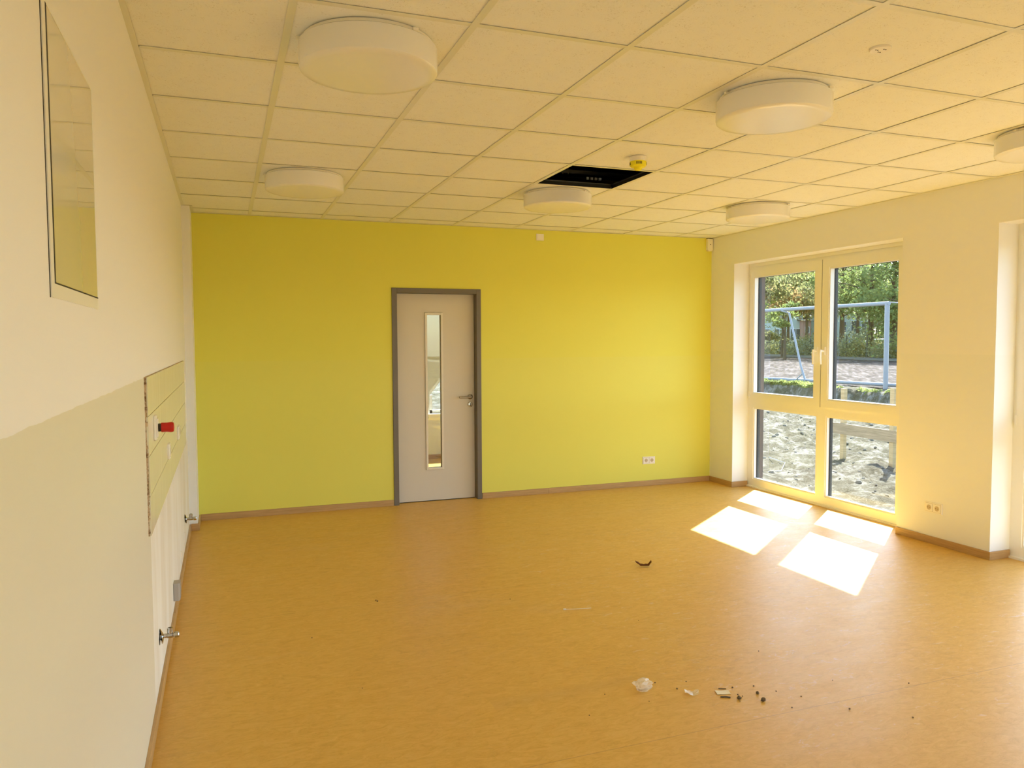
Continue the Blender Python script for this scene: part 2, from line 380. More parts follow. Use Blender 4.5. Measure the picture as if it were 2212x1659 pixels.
# ------------------------------------------------------------------ windows
M_handle = mat('bright_white_handle', (0.90, 0.90, 0.89), 0.25, 0.5)
def window(name, y0, y1, label, detail=True, mid=3.757, gR=2.87, gL=4.762):
    """two sashes above, two fixed lights below; y0<y1; glass limits mirrored from window_1's own measures"""
    dy = y1 - 4.85
    root = empty(name, (XF, (y0 + y1) / 2, 0), label=label, kind='structure')
    mid = mid + dy; gR = gR + dy; gL = gL + dy
    F0, F1, G = XF, XF + 0.085, XF + 0.045
    def add(mb_, nm, m, par=root, **k):
        o = mb_.build(nm, m, **k)
        o.parent = par
        o.matrix_parent_inverse = Matrix.Translation(-root.location) if par is root else Matrix.Identity(4)
        return o
    fr = MB().box((F0, gL, 0.0), (F1, y1, HEAD)).box((F0, y0, 0.0), (F1, gR, HEAD))
    fr.box((F0, gR, 0.0), (F1, gL, 0.092)).box((F0, gR, 2.262), (F1, gL, HEAD)).box((F0, gR, 0.862), (F1, gL, 0.950))
    fr.box((F0, mid - 0.055, 0.092), (F1, mid + 0.060, 0.862))
    fo = add(fr, 'frame', M_pvc)
    add(MB().box((F0 - 0.004, gR - 0.05, HEAD - 0.032), (F0, y1 - 0.004, HEAD - 0.001)), 'cover_strip', M_pvc)
    # the threshold strip on the floor side
    add(MB().box((F0 - 0.02, y0 + 0.001, 0.0), (F0, y1 - 0.001, 0.016)), 'threshold', M_pvc)
    # fixed lower lights with beads
    for a, b in ((gR, mid - 0.055), (mid + 0.060, gL)):
        bd = MB(); t = 0.014
        bd.box((F0 + 0.008, a, 0.092), (G - 0.008, a + t, 0.862)).box((F0 + 0.008, b - t, 0.092), (G - 0.008, b, 0.862)).box((F0 + 0.008, a + t, 0.092), (G - 0.008, b - t, 0.092 + t)).box((F0 + 0.008, a + t, 0.862 - t), (G - 0.008, b - t, 0.862))
        add(bd, 'glazing_bead', M_pvc)
        gk = MB(); t = 0.017
        gk.box((G - 0.008, a, 0.092), (G - 0.002, a + t, 0.862)).box((G - 0.008, b - t, 0.092), (G - 0.002, b, 0.862)).box((G - 0.008, a, 0.092), (G - 0.002, b, 0.092 + 0.015)).box((G - 0.008, a, 0.862 - t), (G - 0.002, b, 0.862))
        add(gk, 'gasket', M_gap)
        add(MB().box((G - 0.002, a + 0.002, 0.094), (G + 0.002, b - 0.002, 0.860)), 'pane', M_glass)
        ln = MB(); t = 0.006
        ln.box((G + 0.002, a, 0.094), (F1 + 0.001, a + t, 0.862)).box((G + 0.002, b - t, 0.094), (F1 + 0.001, b, 0.862)).box((G + 0.002, a, 0.862 - t), (F1 + 0.001, b, 0.862))
        add(ln, 'outer_cladding', M_gap)
    # opening sashes
    sx0, sx1 = F0 - 0.016, F0 + 0.058
    for sd_, a, b, ga, gb in (('r', gR - 0.055, mid - 0.004, gR + 0.0, mid - 0.088), ('l', mid + 0.004, gL + 0.052, mid + 0.088, gL - 0.002)):
        z0, z1, gz0, gz1 = 0.942, 2.330, 1.012, 2.252
        sh = MB().box((sx0, a, z0), (sx1, ga, z1)).box((sx0, gb, z0), (sx1, b, z1)).box((sx0, ga, z0), (sx1, gb, gz0)).box((sx0, ga, gz1), (sx1, gb, z1))
        s_o = add(sh, 'sash', M_pvc)
        bd = MB(); t = 0.013
        bd.box((sx0 + 0.006, ga, gz0), (G - 0.008, ga + t, gz1)).box((sx0 + 0.006, gb - t, gz0), (G - 0.008, gb, gz1)).box((sx0 + 0.006, ga + t, gz0), (G - 0.008, gb - t, gz0 + t)).box((sx0 + 0.006, ga + t, gz1 - t), (G - 0.008, gb - t, gz1))
        add(bd, 'glazing_bead', M_pvc, s_o)
        gk = MB(); t = 0.016
        gk.box((G - 0.008, ga, gz0), (G - 0.002, ga + t, gz1)).box((G - 0.008, gb - t, gz0), (G - 0.002, gb, gz1)).box((G - 0.008, ga, gz0), (G - 0.002, gb, gz0 + 0.014)).box((G - 0.008, ga, gz1 - t), (G - 0.002, gb, gz1))
        add(gk, 'gasket', M_gap, s_o)
        add(MB().box((G - 0.002, ga + 0.002, gz0), (G + 0.002, gb - 0.002, gz1)), 'pane', M_glass, s_o)
        ln = MB(); t = 0.006
        ln.box((G + 0.002, ga, gz0), (F1 + 0.001, ga + t, gz1)).box((G + 0.002, gb - t, gz0), (F1 + 0.001, gb, gz1)).box((G + 0.002, ga, gz1 - t), (F1 + 0.001, gb, gz1))
        add(ln, 'outer_cladding', M_gap, s_o)
        # handle: rosette, neck, lever hanging down
        hy = (mid - 0.045) if sd_ == 'r' else (mid + 0.052)
        hz = 1.475
        hb = MB().box((sx0 - 0.011, hy - 0.016, hz - 0.038), (sx0, hy + 0.016, hz + 0.038)).lathe((sx0 - 0.011, hy, hz), (-1, 0, 0), [(0.010, 0), (0.010, 0.032)], 12)
        lv = [(sx0 - 0.044, hy + 0.0, hz + 0.012), (sx0 - 0.048, hy, hz - 0.03), (sx0 - 0.047, hy, hz - 0.07), (sx0 - 0.043, hy, hz - 0.125)]
        hb.tube(lv, [0.011, 0.0115, 0.0105, 0.0095], 10)
        h_o = add(hb, 'handle', M_handle, s_o, bevel=0)
        for hz_ in (1.0, 2.27):      # hinge covers
            yy = b if sd_ == 'l' else a
            add(MB().box((sx0 - 0.004, yy - 0.008, hz_ - 0.035), (sx0 + 0.012, yy + 0.010, hz_ + 0.035)), 'hinge', M_pvc, s_o)
    # dark rubber stop closing the gap between the sashes
    add(MB().box((sx0 + 0.004, mid - 0.004, 0.942), (sx1 - 0.005, mid + 0.004, 2.33)), 'gasket', M_gap)
    # outside: shutter rails, dark reveal lining, sill
    for a, b in ((y0 + 0.0005, y0 + 0.007), (y1 - 0.007, y1 - 0.0005)):
        add(MB().box((F1 + 0.001, a, 0.02), (XO + 0.006, b, HEAD - 0.001)), 'guide_rail', M_brown)
    add(MB().box((F1 - 0.002, y0, -0.05), (XO + 0.06, y1, 0.03)), 'outer_sill', mat('grey_outer_sill', (0.22, 0.21, 0.20), 0.8, 0.1))
    return root
window('window_1', *WIN[0], 'tall four-light white window overlooking the building site, two handles on its middle stiles')
window('window_2', *WIN[1], 'white window at the right edge of the photo, only its side seen')
window('window_3', *WIN[2], 'white window beyond the right edge of the view')

# glazed panel high on the left wall
gp = empty('window_4', (XL, -0.125, 1.66), label='small framed glossy glass panel high on the left wall', kind='structure')
y0, y1, z0, z1 = -0.410, 0.163, 1.660, 2.212
fr = MB().box((XL, y0, z0), (XL + 0.003, y0 + 0.030, z1)).box((XL, y0 + 0.03, z0), (XL + 0.003, y1, z0 + 0.027)).box((XL, y1 - 0.004, z0 + 0.027), (XL + 0.003, y1, z1)).box((XL, y0 + 0.03, z1 - 0.004), (XL + 0.003, y1 - 0.004, z1))
into(fr.build('frame', M_pvc), gp)
into(MB().box((XL, y0 - 0.003, z0 - 0.001), (XL + 0.001, y0, z1)).box((XL, y0 + 0.030, z0 + 0.027), (XL + 0.0035, y0 + 0.040, z1 - 0.004)).box((XL, y0 + 0.040, z0 + 0.027), (XL + 0.0035, y1 - 0.004, z0 + 0.030)).build('gasket', M_gap), gp)
into(MB().box((XL, y0 + 0.040, z0 + 0.030), (XL + 0.0025, y1 - 0.004, z1 - 0.004)).build('pane', M_panel), gp)

# ------------------------------------------------------------------ door
dr = empty('door_1', ((DX0 + DX1) / 2, YW, 0), label='beige door with a tall narrow glass slot in a grey steel frame', kind='structure')
a0, a1, b0, b1, zt, zi = 1.903, 2.794, 1.953, 2.748, 2.093, 2.046
f0, f1 = YW - 0.012, YW + 0.142
fr = MB().box((a0, f0, 0), (b0, f1, zt)).box((b1, f0, 0), (a1, f1, zt)).box((b0, f0, zi), (b1, f1, zt))
into(fr.build('door_frame', M_doorf, bevel=0.003), dr)
ly0, ly1 = YW + 0.072, YW + 0.112
gx0, gx1, gz0, gz1 = 2.264, 2.402, 0.335, 1.840
lf = MB().box((b0 + 0.003, ly0, 0.008), (gx0, ly1, zi - 0.003)).box((gx1, ly0, 0.008), (b1 - 0.003, ly1, zi - 0.003)).box((gx0, ly0, 0.008), (gx1, ly1, gz0)).box((gx0, ly0, gz1), (gx1, ly1, zi - 0.003))
leaf = into(lf.build('door_leaf', M_doorl), dr)
def on(parent, ob):
    ob.parent = parent; return ob
bd = MB(); bb = 0.022
bd.box((gx0 - bb, ly0 - 0.010, gz0 - bb), (gx0, ly0 + 0.012, gz1 + bb)).box((gx1, ly0 - 0.010, gz0 - bb), (gx1 + bb, ly0 + 0.012, gz1 + bb)).box((gx0, ly0 - 0.010, gz0 - bb), (gx1, ly0 + 0.012, gz0)).box((gx0, ly0 - 0.010, gz1), (gx1, ly0 + 0.012, gz1 + bb))
on(leaf, bd.build('glazing_bead', mat('pale_glazing_bead', (0.74, 0.70, 0.62), 0.35, 0.4), bevel=0.002))
on(leaf, MB().box((gx0 - bb - 0.002, ly0 - 0.0006, gz0 - bb - 0.002), (gx0 - bb, ly0 + 0.001, gz1 + bb + 0.002)).box((gx1 + bb, ly0 - 0.0006, gz0 - bb), (gx1 + bb + 0.002, ly0 + 0.001, gz1 + bb)).box((gx0 - bb, ly0 - 0.0006, gz0 - bb - 0.002), (gx1 + bb, ly0 + 0.001, gz0 - bb)).box((gx0 - bb, ly0 - 0.0006, gz1 + bb), (gx1 + bb, ly0 + 0.001, gz1 + bb + 0.002)).build('bead_joint', M_doorf))
on(leaf, MB().box((gx0, ly0 + 0.016, gz0), (gx1, ly0 + 0.022, gz1)).build('pane', M_dglass))
on(leaf, MB().box((b0 + 0.003, ly0 + 0.01, 0.0), (b1 - 0.003, ly1 - 0.01, 0.010)).build('threshold_seal', M_gap))
hx, hz = 2.700, 1.026
hd = MB().lathe((hx, ly0, hz), (0, -1, 0), [(0.026, 0), (0.026, 0.006), (0.022, 0.009)], 24)
hd.tube([(hx, ly0, hz), (hx, ly0 - 0.042, hz), (hx - 0.006, ly0 - 0.053, hz), (hx - 0.02, ly0 - 0.056, hz), (hx - 0.125, ly0 - 0.054, hz)], 0.0105, 12)
on(leaf, hd.build('door_handle', mat('satin_dark_steel', (0.33, 0.30, 0.26), 0.3, 0.5, 1.0), smooth=True))
eo = on(leaf, MB().lathe((hx, ly0, hz - 0.077), (0, -1, 0), [(0.026, 0), (0.026, 0.007), (0.023, 0.009)], 24).build('escutcheon', M_steel, smooth=True))
on(leaf, MB().box((hx - 0.004, ly0 - 0.0098, hz - 0.093), (hx + 0.004, ly0 - 0.0088, hz - 0.063)).build('keyhole', M_black))

# room beyond the door
tag(MB().box((0.3, YW + 0.13, -0.2), (XO - 0.2, 8.45, 0.0)).build('floor_2', M_floor), 'linoleum floor of the room beyond the door', kind='structure')
TX = [(2.978, 0.61), (4.30, 0.61), (4.30, 2.1), (3.93, 2.1), (2.978, 0.905)]
fb = MB()      # far wall with a window opening, head sloped to outline a bright shape
fb.prism([(0.3, -0.2), (2.978, -0.2), (2.978, 0.905), (3.93, 2.1), (3.93, 3.3), (0.3, 3.3)], 1, 8.05, 8.35)
fb.box((2.978, 8.05, -0.2), (4.30, 8.35, 0.61)); fb.box((4.30, 8.05, -0.2), (XO, 8.35, 3.3)); fb.box((3.93, 8.05, 2.1), (4.30, 8.35, 3.3))
tag(fb.build('wall_far', M_wall), 'white wall of the room beyond the door', kind='structure')
tag(MB().box((0.3, YW + 0.13, -0.2), (0.5, 8.05, 3.3)).build('wall_far_left', M_wall), 'side wall of the room beyond', kind='structure')
mb = MB().box((XR, YW + 0.13, -0.2), (XO, 6.7, 3.3)).box((XR, 6.7, -0.2), (XO, 7.5, 0.8)).box((XR, 6.7, 2.2), (XO, 7.5, 3.3)).box((XR, 7.5, -0.2), (XO, 8.35, 3.3))
tag(mb.build('wall_far_right', M_wall), 'outer wall of the room beyond', kind='structure')
tag(MB().box((0.5, YW + 0.13, 2.70), (XR, 8.05, 2.74)).build('ceiling_2', M_tile_c), 'ceiling of the room beyond', kind='structure')
tag(MB().box((0.5, 8.05 - bt, 0), (XR, 8.05, bh)).build('baseboard_far', M_wood), 'wooden baseboard in the room beyond', kind='structure')
w5 = empty('window_5', (3.4, 8.05, 0.6), label='window seen through the slot of the door, head sloped to shape its bright area', kind='structure')
t = 0.045
wf = MB().box((2.978, 8.09, 0.61), (2.978 + t, 8.15, 0.86)).box((2.978, 8.09, 0.61), (4.3, 8.15, 0.61 + t)).box((4.26, 8.09, 0.61), (4.3, 8.15, 2.1)).box((3.93, 8.09, 2.06), (4.3, 8.15, 2.1))
wf.prism([(2.978, 0.84), (2.978, 0.905), (3.93, 2.1), (3.98, 2.1)], 1, 8.09, 8.15)
into(wf.build('frame', M_pvc), w5)
into(MB().box((2.95, 7.99, 0.555), (4.33, 8.09, 0.61)).build('window_sill', M_pvc), w5)
into(MB().prism([(2.99, 0.62), (4.29, 0.62), (4.29, 2.09), (3.95, 2.09), (2.99, 0.88)], 1, 8.115, 8.12).build('pane', M_glass), w5)

# ------------------------------------------------------------------ ceiling lamps
def lamp(cx, cy):
    root = empty('ceiling_lamp', (cx, cy, H))
    b = MB().lathe((0, 0, 0), (0, 0, -1), [(0.245, -0.0), (0.250, 0.014), (0.250, 0.020)], 64).build('base_ring', M_lampb, root, smooth=True)
    # three little clips standing out on the rim
    for a in (60, 180, 300):
        t_ = math.radians(a); c_, s_ = math.cos(t_), math.sin(t_)
        MB().box((0.258 * c_ - 0.010, 0.258 * s_ - 0.006, -0.016), (0.258 * c_ + 0.010, 0.258 * s_ + 0.006, -0.006)).build('clip', M_lampb, root)
    MB().lathe((0, 0, 0), (0, 0, -1), [(0.2535, 0.014), (0.259, 0.018), (0.2595, 0.095), (0.2575, 0.104), (0.250, 0.1095), (0.22, 0.1115), (0.0001, 0.1125)], 96).build('lamp_cover', M_lamp, root, smooth=True)
    return root
L0 = lamp(0.937, 0.94)
tag(L0, 'round opal ceiling lamp nearest the viewer, above the left side', 'lamp', 'round opal ceiling lamps')
for (x, y), lb in {(2.815, 0.94): 'round opal ceiling lamp near the small round ceiling plate', (0.937, 3.40): 'round opal ceiling lamp far left, closest to the left wall',
                   (2.815, 3.42): 'round opal ceiling lamp just behind the missing ceiling tile', (4.655, 3.40): 'round opal ceiling lamp above the four-light window',
                   (4.665, 0.94): 'round opal ceiling lamp cut off by the right edge of the photo'}.items():
    c = copy_tree(L0, (x - 0.937, y - 0.94, 0)); c['label'] = lb

# smoke detector with yellow dust cap
sm = tag(empty('smoke_detector', (2.8125, 2.1875, H)), 'white smoke detector with a yellow dust cap on the ceiling', 'smoke detector')
MB().lathe((0, 0, 0), (0, 0, -1), [(0.053, 0), (0.053, 0.022), (0.051, 0.030)], 40).build('detector_base', M_plastic, sm, smooth=True)
cp = MB().lathe((0, 0, 0), (0, 0, -1), [(0.0515, 0.024), (0.0515, 0.030), (0.0505, 0.052), (0.044, 0.060), (0.026, 0.062), (0.024, 0.074), (0.019, 0.079), (0.0001, 0.080)], 40).build('dust_cap', M_yellow, sm, smooth=True)
for g_ in range(4):
    for k in range(5):
        a = math.radians(-112 + 90 * g_ + (k - 2) * 8.5); c_, s_ = math.cos(a), math.sin(a)
        MB().prism([(0.0495 * c_ - 0.0019 * s_, 0.0495 * s_ + 0.0019 * c_), (0.0518 * c_ - 0.0019 * s_, 0.0518 * s_ + 0.0019 * c_), (0.0518 * c_ + 0.0019 * s_, 0.0518 * s_ - 0.0019 * c_), (0.0495 * c_ + 0.0019 * s_, 0.0495 * s_ - 0.0019 * c_)], 2, -0.050, -0.034).build('slot', M_black, cp)

# small round plate with three pairs of holes
rp = tag(empty('round_plate', (2.818, 0.318, H)), 'small white round plate with paired holes set in a ceiling tile', 'ceiling plate')
MB().lathe((0, 0, 0.004), (0, 0, -1), [(0.040, 0), (0.0405, 0.006), (0.038, 0.009), (0.0001, 0.0095)], 40).build('disc', M_plastic, rp, smooth=True)
for x, y in ((-0.018, 0.0), (0.006, -0.016), (0.008, 0.014)):
    for dx in (-0.0045, 0.0045):
        MB().lathe((x + dx, y, -0.0054), (0, 0, -1), [(0.0028, 0), (0.0028, 0.0012)], 10).build('hole', M_black, rp)

# ------------------------------------------------------------------ wall fittings
M_joint = mat('fitting_joint_shade', (0.42, 0.37, 0.29), 0.6, 0.2)  # darker tone stands in for the shading lines around the inserts
def socket_pair(name, cx, z, wall, label):
    """double socket; wall 'y' -> on the yellow wall at x=cx; wall 'x' -> on the right wall at y=cx"""
    root = tag(empty(name, (cx, YW, z) if wall == 'y' else (XR, cx, z)), label, 'socket')
    mb_ = MB().box((-0.077, -0.007, -0.040), (0.077, 0.0, 0.040))
    pl = mb_.build('plate', M_plastic, root, bevel=0.002)
    parts = [pl]
    for s_ in (-0.0355, 0.0355):
        rim = MB().box((s_ - 0.031, -0.010, -0.031), (s_ + 0.031, -0.007, 0.031)).build('socket_insert', M_plastic, root, bevel=0.0015)
        MB().box((s_ - 0.0322, -0.0076, -0.0322), (s_ + 0.0322, -0.0069, 0.0322)).build('joint', M_joint, root)
        cup = MB().lathe((s_, -0.0106, 0), (0, 1, 0), [(0.0195, 0), (0.0200, 0.0005)], 28).build('socket_well', mat('socket_well_shade', (0.55, 0.45, 0.30), 0.5, 0.3), root)  # flat disc, shade of the recess put into its darker colour
        for p_ in (-0.0095, 0.0095):
            MB().lathe((s_ + p_, -0.0110, 0), (0, 1, 0), [(0.0026, 0), (0.0026, 0.0004)], 10).build('contact_hole', M_black, cup)
        for zc in (0.0185, -0.0185): MB().box((s_ - 0.003, -0.0125, zc - 0.002), (s_ + 0.003, -0.0106, zc + 0.002)).build('earth_clip', M_steel, cup)
    if wall == 'x': root.rotation_euler = (0, 0, -math.pi / 2)
    return root
socket_pair('wall_socket', 4.708, 0.279, 'y', 'double white socket low on the yellow wall')
socket_pair('wall_socket', 2.328, 0.281, 'x', 'double white socket low on the pier right of the window')

sw = tag(empty('blank_switch', (3.432, YW, 2.633)), 'square white switch high on the yellow wall under the ceiling', 'switch')
MB().box((-0.041, -0.009, -0.034), (0.041, 0, 0.034)).build('plate', M_plastic, sw, bevel=0.002)
MB().box((-0.027, -0.014, -0.024), (0.027, -0.009, 0.024)).build('rocker', M_plastic, sw, bevel=0.002)

ms = tag(empty('motion_sensor', (5.452, YW, 2.63)), 'small white motion sensor in the corner beside the window wall', 'sensor')
MB().prism([(-0.032, 0.068), (-0.032, -0.055), (-0.020, -0.068), (0.020, -0.068), (0.032, -0.055), (0.032, 0.068)], 1, -0.040, 0.0).build('housing', M_plastic, ms, bevel=0.004)
MB().lathe((0, -0.0402, 0.004), (0, -1, 0), [(0.005, 0), (0.004, 0.002)], 12).build('lens', M_black, ms)
MB().box((-0.030, -0.036, 0.068), (0.030, 0, 0.0735)).build('bracket', M_gap, ms)

# ------------------------------------------------------------------ left wall splashback and fittings
sp = tag(empty('tile_splashback', (XL, 1.32, 0.797)), 'cream tiled splashback strip on the left wall, four rows high', 'splashback')
rows = [0.797, 0.957, 1.119, 1.280, 1.439]
ty0, ty1, tt = 1.330, 4.43, 0.011
into(MB().box((XL, ty0 - 0.001, rows[0]), (XL + 0.004, ty1, rows[-1])).build('adhesive_bed', M_mortar), sp)
for j in range(4):
    yy = ty0 + (0.0, 0.004, -0.002, 0.006)[j]; first = True
    for k in range(5):
        a = yy if k == 0 else ty0 + 0.62 * k; b = ty0 + 0.62 * (k + 1) if k < 4 else ty1
        into(MB().box((XL + 0.004, a + 0.0004, rows[j] + 0.0016), (XL + tt, b - 0.0004, rows[j + 1] - 0.0016)).build('tile', M_splash, bevel=0.0008), sp)
into(MB().box((XL + 0.004, ty0 + 0.004, rows[0]), (XL + tt - 0.0045, ty1, rows[-1])).build('grout', mat('grout', (0.34, 0.26, 0.12), 0.9, 0.1)), sp)
# broken edge of adhesive at the near end
eb = MB()
for k in range(60):
    z = random.uniform(rows[0], rows[-1]); hh = random.uniform(0.004, 0.02)
    eb.box((XL, ty0 - random.uniform(0.002, 0.008), z), (XL + random.uniform(0.003, 0.009), ty0, min(z + hh, rows[-1])))
o = into(eb.build('adhesive_crumbs', M_mortar), sp); o['kind'] = 'stuff'
XT = XL + tt
ks = tag(empty('kitchen_switch', (XT, 1.60, 1.209)), 'white wall outlet with the red knob at the near end of the splashback', 'outlet')
MB().box((0, -0.041, -0.053), (0.010, 0.041, 0.053)).build('plate', M_plastic, ks, bevel=0.004)
MB().box((0.010, -0.029, -0.040), (0.016, 0.029, 0.040)).build('insert', M_plastic, ks, bevel=0.002)
MB().lathe((0.016, 0, 0.0), (1, 0, 0), [(0.0175, 0), (0.0175, 0.012)], 28).build('black_collar', M_black, ks, smooth=True)
MB().lathe((0.028, 0, 0.0), (1, 0, 0), [(0.0205, 0), (0.0210, 0.004), (0.0205, 0.012), (0.0205, 0.024), (0.0225, 0.036), (0.0222, 0.043), (0.019, 0.049), (0.010, 0.0515), (0.0001, 0.052)], 28).build('red_knob', M_red, ks, smooth=True)['label'] = 'red flared knob'
def small_outlet(y, z, ww, hh, label, n=1):
    root = tag(empty('wall_outlet', (XT if z > 0.8 else XL, y, z)), label, 'outlet')
    MB().box((0, -ww / 2, -hh / 2), (0.010, ww / 2, hh / 2)).build('plate', M_plastic, root, bevel=0.003)
    for k in range(n):
        c_ = (k - (n - 1) / 2) * 0.071
        MB().box((0.010, c_ - 0.028, -0.028), (0.013, c_ + 0.028, 0.028)).build('insert', M_plastic, root, bevel=0.0015)
        MB().lathe((0.0128, c_, 0), (1, 0, 0), [(0.020, 0), (0.020, 0.0006)], 24).build('socket_well', M_grey, root)
    return root
small_outlet(2.41, 1.000, 0.081, 0.081, 'lower single socket on the splashback, third tile row')
small_outlet(3.34, 1.000, 0.152, 0.081, 'double socket on the splashback further from the viewer', 2)

def valve(y, z, label):
    root = tag(empty('angle_valve', (XL, y, z)), label, 'valve', 'chrome angle valves on the left wall')
    MB().lathe((0.004, 0, 0), (1, 0.25, 0.1), [(0.034, 0), (0.033, 0.003), (0.018, 0.009), (0.012, 0.011)], 28).build('wall_rosette', M_chrome, root, smooth=True)
    MB().lathe((0.0, 0, 0), (1, 0, 0), [(0.010, 0), (0.010, 0.030), (0.0125, 0.032), (0.0125, 0.054), (0.010, 0.056), (0.010, 0.060)], 20).build('valve_body', M_chrome, root, smooth=True)
    MB().lathe((0.043, 0, 0.0), (0, 0, 1), [(0.009, 0), (0.009, 0.012), (0.0125, 0.014), (0.0125, 0.033), (0.010, 0.035)], 20).build('compression_nut', M_chrome, root, smooth=True)
    MB().lathe((0.043, 0, 0.0352), (0, 0, 1), [(0.0075, 0), (0.0075, 0.0004)], 16).build('pipe_mouth', M_black, root)
    kn = MB().lathe((0.060, 0, 0), (1, 0, 0), [(0.0135, 0), (0.0145, 0.002), (0.0145, 0.018), (0.012, 0.021)], 8).build('tap_knob', M_chrome, root)
    return root
valve(1.70, 0.253, 'chrome angle valve low on the left wall, nearer the viewer')
valve(4.12, 0.268, 'chrome angle valve on the left wall near the far corner')
MB_hole = tag(MB().lathe((XL + 0.0005, 1.685, 0.245), (1, 0, 0), [(0.026, 0), (0.026, 0.0008)], 20).build('wall_hole', M_black), 'dark pipe hole behind the nearer angle valve', 'hole')

jb = tag(empty('junction_box', (XL, 2.70, 0.158)), 'small grey box low on the left wall between the two valves', 'junction box')
MB().prism([(0.0, -0.037), (0.004, -0.040), (0.028, -0.040), (0.036, -0.030), (0.036, 0.030), (0.028, 0.040), (0.004, 0.040), (0.0, 0.037)], 2, -0.050, 0.050).build('box_body', M_grey, jb, bevel=0.003)
MB().box((0.036, -0.024, -0.040), (0.038, 0.024, 0.040)).build('lid', M_grey, jb, bevel=0.0015)
b1_ = tag(MB().lathe((XL, 3.51, 0.138), (1, 0, 0), [(0.042, 0), (0.040, 0.005), (0.0001, 0.006)], 28).build('blanking_plate', M_plastic, smooth=True), 'round white blanking plate low on the left wall beyond the grey box', 'cover plate')
b2_ = tag(MB().lathe((XL, 3.98, 0.150), (1, 0, 0), [(0.050, 0), (0.048, 0.004), (0.0001, 0.005)], 28).build('blanking_plate', M_plastic, smooth=True), 'larger round white blanking plate below the far angle valve', 'cover plate')

# ------------------------------------------------------------------ litter on the floor
M_bark = mat('dry_brown_leaf', (0.16, 0.055, 0.015), 0.8, 0.2)
M_mud = mat('dark_dried_mud', (0.15, 0.105, 0.06), 0.9, 0.1)
M_paper = mat('cream_paper', (0.82, 0.75, 0.55), 0.7, 0.2)
M_film = bpy.data.materials.new('clear_plastic_film'); M_film.use_nodes = True; n = N(M_film)
n.b.inputs['Base Color'].default_value = (0.9, 0.85, 0.75, 1); n.b.inputs['Roughness'].default_value = 0.25; n.b.inputs['Alpha'].default_value = 0.42
def leafcurl():
    root = tag(empty('dry_leaf', (3.109, 2.609, 0)), 'curled dry brown leaf lying on the floor beside the sun patches', 'leaf')
    vs = []; fs = []
    nn = 14
    for i in range(nn):
        t_ = i / (nn - 1); x = -0.055 + 0.11 * t_
        z = 0.006 + 0.030 * max(0, 0.35 - t_) * 2.2 + 0.028 * max(0, t_ - 0.86) * 7
        wv = 0.012 + 0.006 * math.sin(t_ * 9)
        for k in range(4):
            vs.append((x, -wv + 2 * wv * k / 3, z + 0.006 * (abs(k - 1.5) ** 1.4) + 0.002 * math.sin(i * 2.1 + k)))
    for i in range(nn - 1):
        for k in range(3): fs.append((i * 4 + k, i * 4 + k + 1, i * 4 + k + 5, i * 4 + k + 4))
    m_ = MB(); m_.v = vs; m_.f = fs
    b_ = m_.build('blade', M_bark, root, smooth=True); s_ = b_.modifiers.new('s', 'SOLIDIFY'); s_.thickness = 0.0015
    MB().tube([(-0.045, 0, 0.03), (-0.02, 0.0, 0.008), (0.03, 0.004, 0.006), (0.056, 0.0, 0.030)], [0.003, 0.003, 0.002, 0.0015], 6).build('stem', M_bark, root)
    root.rotation_euler = (0, 0, math.radians(-20))
leafcurl()
ctie = tag(MB().tube([(2.229, 2.017, 0.003), (2.245, 2.012, 0.003)], 0.0045, 6).tube([(2.24, 2.013, 0.002), (2.31, 1.994, 0.002), (2.392, 1.979, 0.002)], 0.0016, 6).build('cable_tie', M_plastic), 'thin white cable tie lying on the floor', 'cable tie')
def crumple(name, c, rad, flat, label, cat, m, seed, sub=3, rz=0):
    bm = bmesh.new(); bmesh.ops.create_icosphere(bm, subdivisions=sub, radius=1)
    for v_ in bm.verts:
        q = v_.co * 1.0; k = 1 + 0.42 * noise.noise(q * 1.7 + Vector((seed, 0, 0))) + 0.25 * noise.noise(q * 4.1 + Vector((0, seed, 0)))
        v_.co = Vector((q.x * rad * k, q.y * rad * 0.8 * k, max(0, q.z * k + 0.9) * rad * flat))
    me = bpy.data.meshes.new(name); bm.to_mesh(me); bm.free(); me.materials.append(m)
    o = bpy.data.objects.new(name, me); COL.objects.link(o); o.location = c; o.rotation_euler = (0, 0, rz)
    return tag(o, label, cat)
crumple('plastic_bag', (2.138, 0.935, 0), 0.043, 0.55, 'crumpled clear plastic film, largest scrap in the foreground litter', 'plastic film', M_film, 3.3)
def scrap(name, c, w_, h_, rz, lift, label, cat, m):
    vs = []; fs = []; nn = 6
    for i in range(nn):
        for j in range(nn):
            x = (i / (nn - 1) - 0.5) * w_; y = (j / (nn - 1) - 0.5) * h_
            z = 0.0015 + lift * ((i / (nn - 1) - 0.5) ** 2 * 2 + abs(noise.noise(Vector((x * 60, y * 60, c[0]))) * 0.8))
            vs.append((x, y, z))
    for i in range(nn - 1):
        for j in range(nn - 1): fs.append((i * nn + j, (i + 1) * nn + j, (i + 1) * nn + j + 1, i * nn + j + 1))
    mm = MB(); mm.v = vs; mm.f = fs; o = mm.build(name, m); s_ = o.modifiers.new('s', 'SOLIDIFY'); s_.thickness = 0.0008
    o.location = c; o.rotation_euler = (0, 0, rz); return tag(o, label, cat)
scrap('film_scrap', (2.315, 0.818, 0), 0.060, 0.042, math.radians(-28), 0.016, 'small shiny scrap of clear film between the plastic bag and the paper', 'plastic film', M_film)
scrap('paper_scrap', (2.452, 0.778, 0), 0.062, 0.040, math.radians(-16), 0.002, 'small cream rectangle of paper lying on the floor', 'paper', M_paper)
tag(MB().tube([(2.415, 0.742, 0.003), (2.435, 0.733, 0.004), (2.452, 0.722, 0.003)], 0.0035, 6).build('twig', M_mud), 'short dark twig in front of the paper scrap', 'twig')
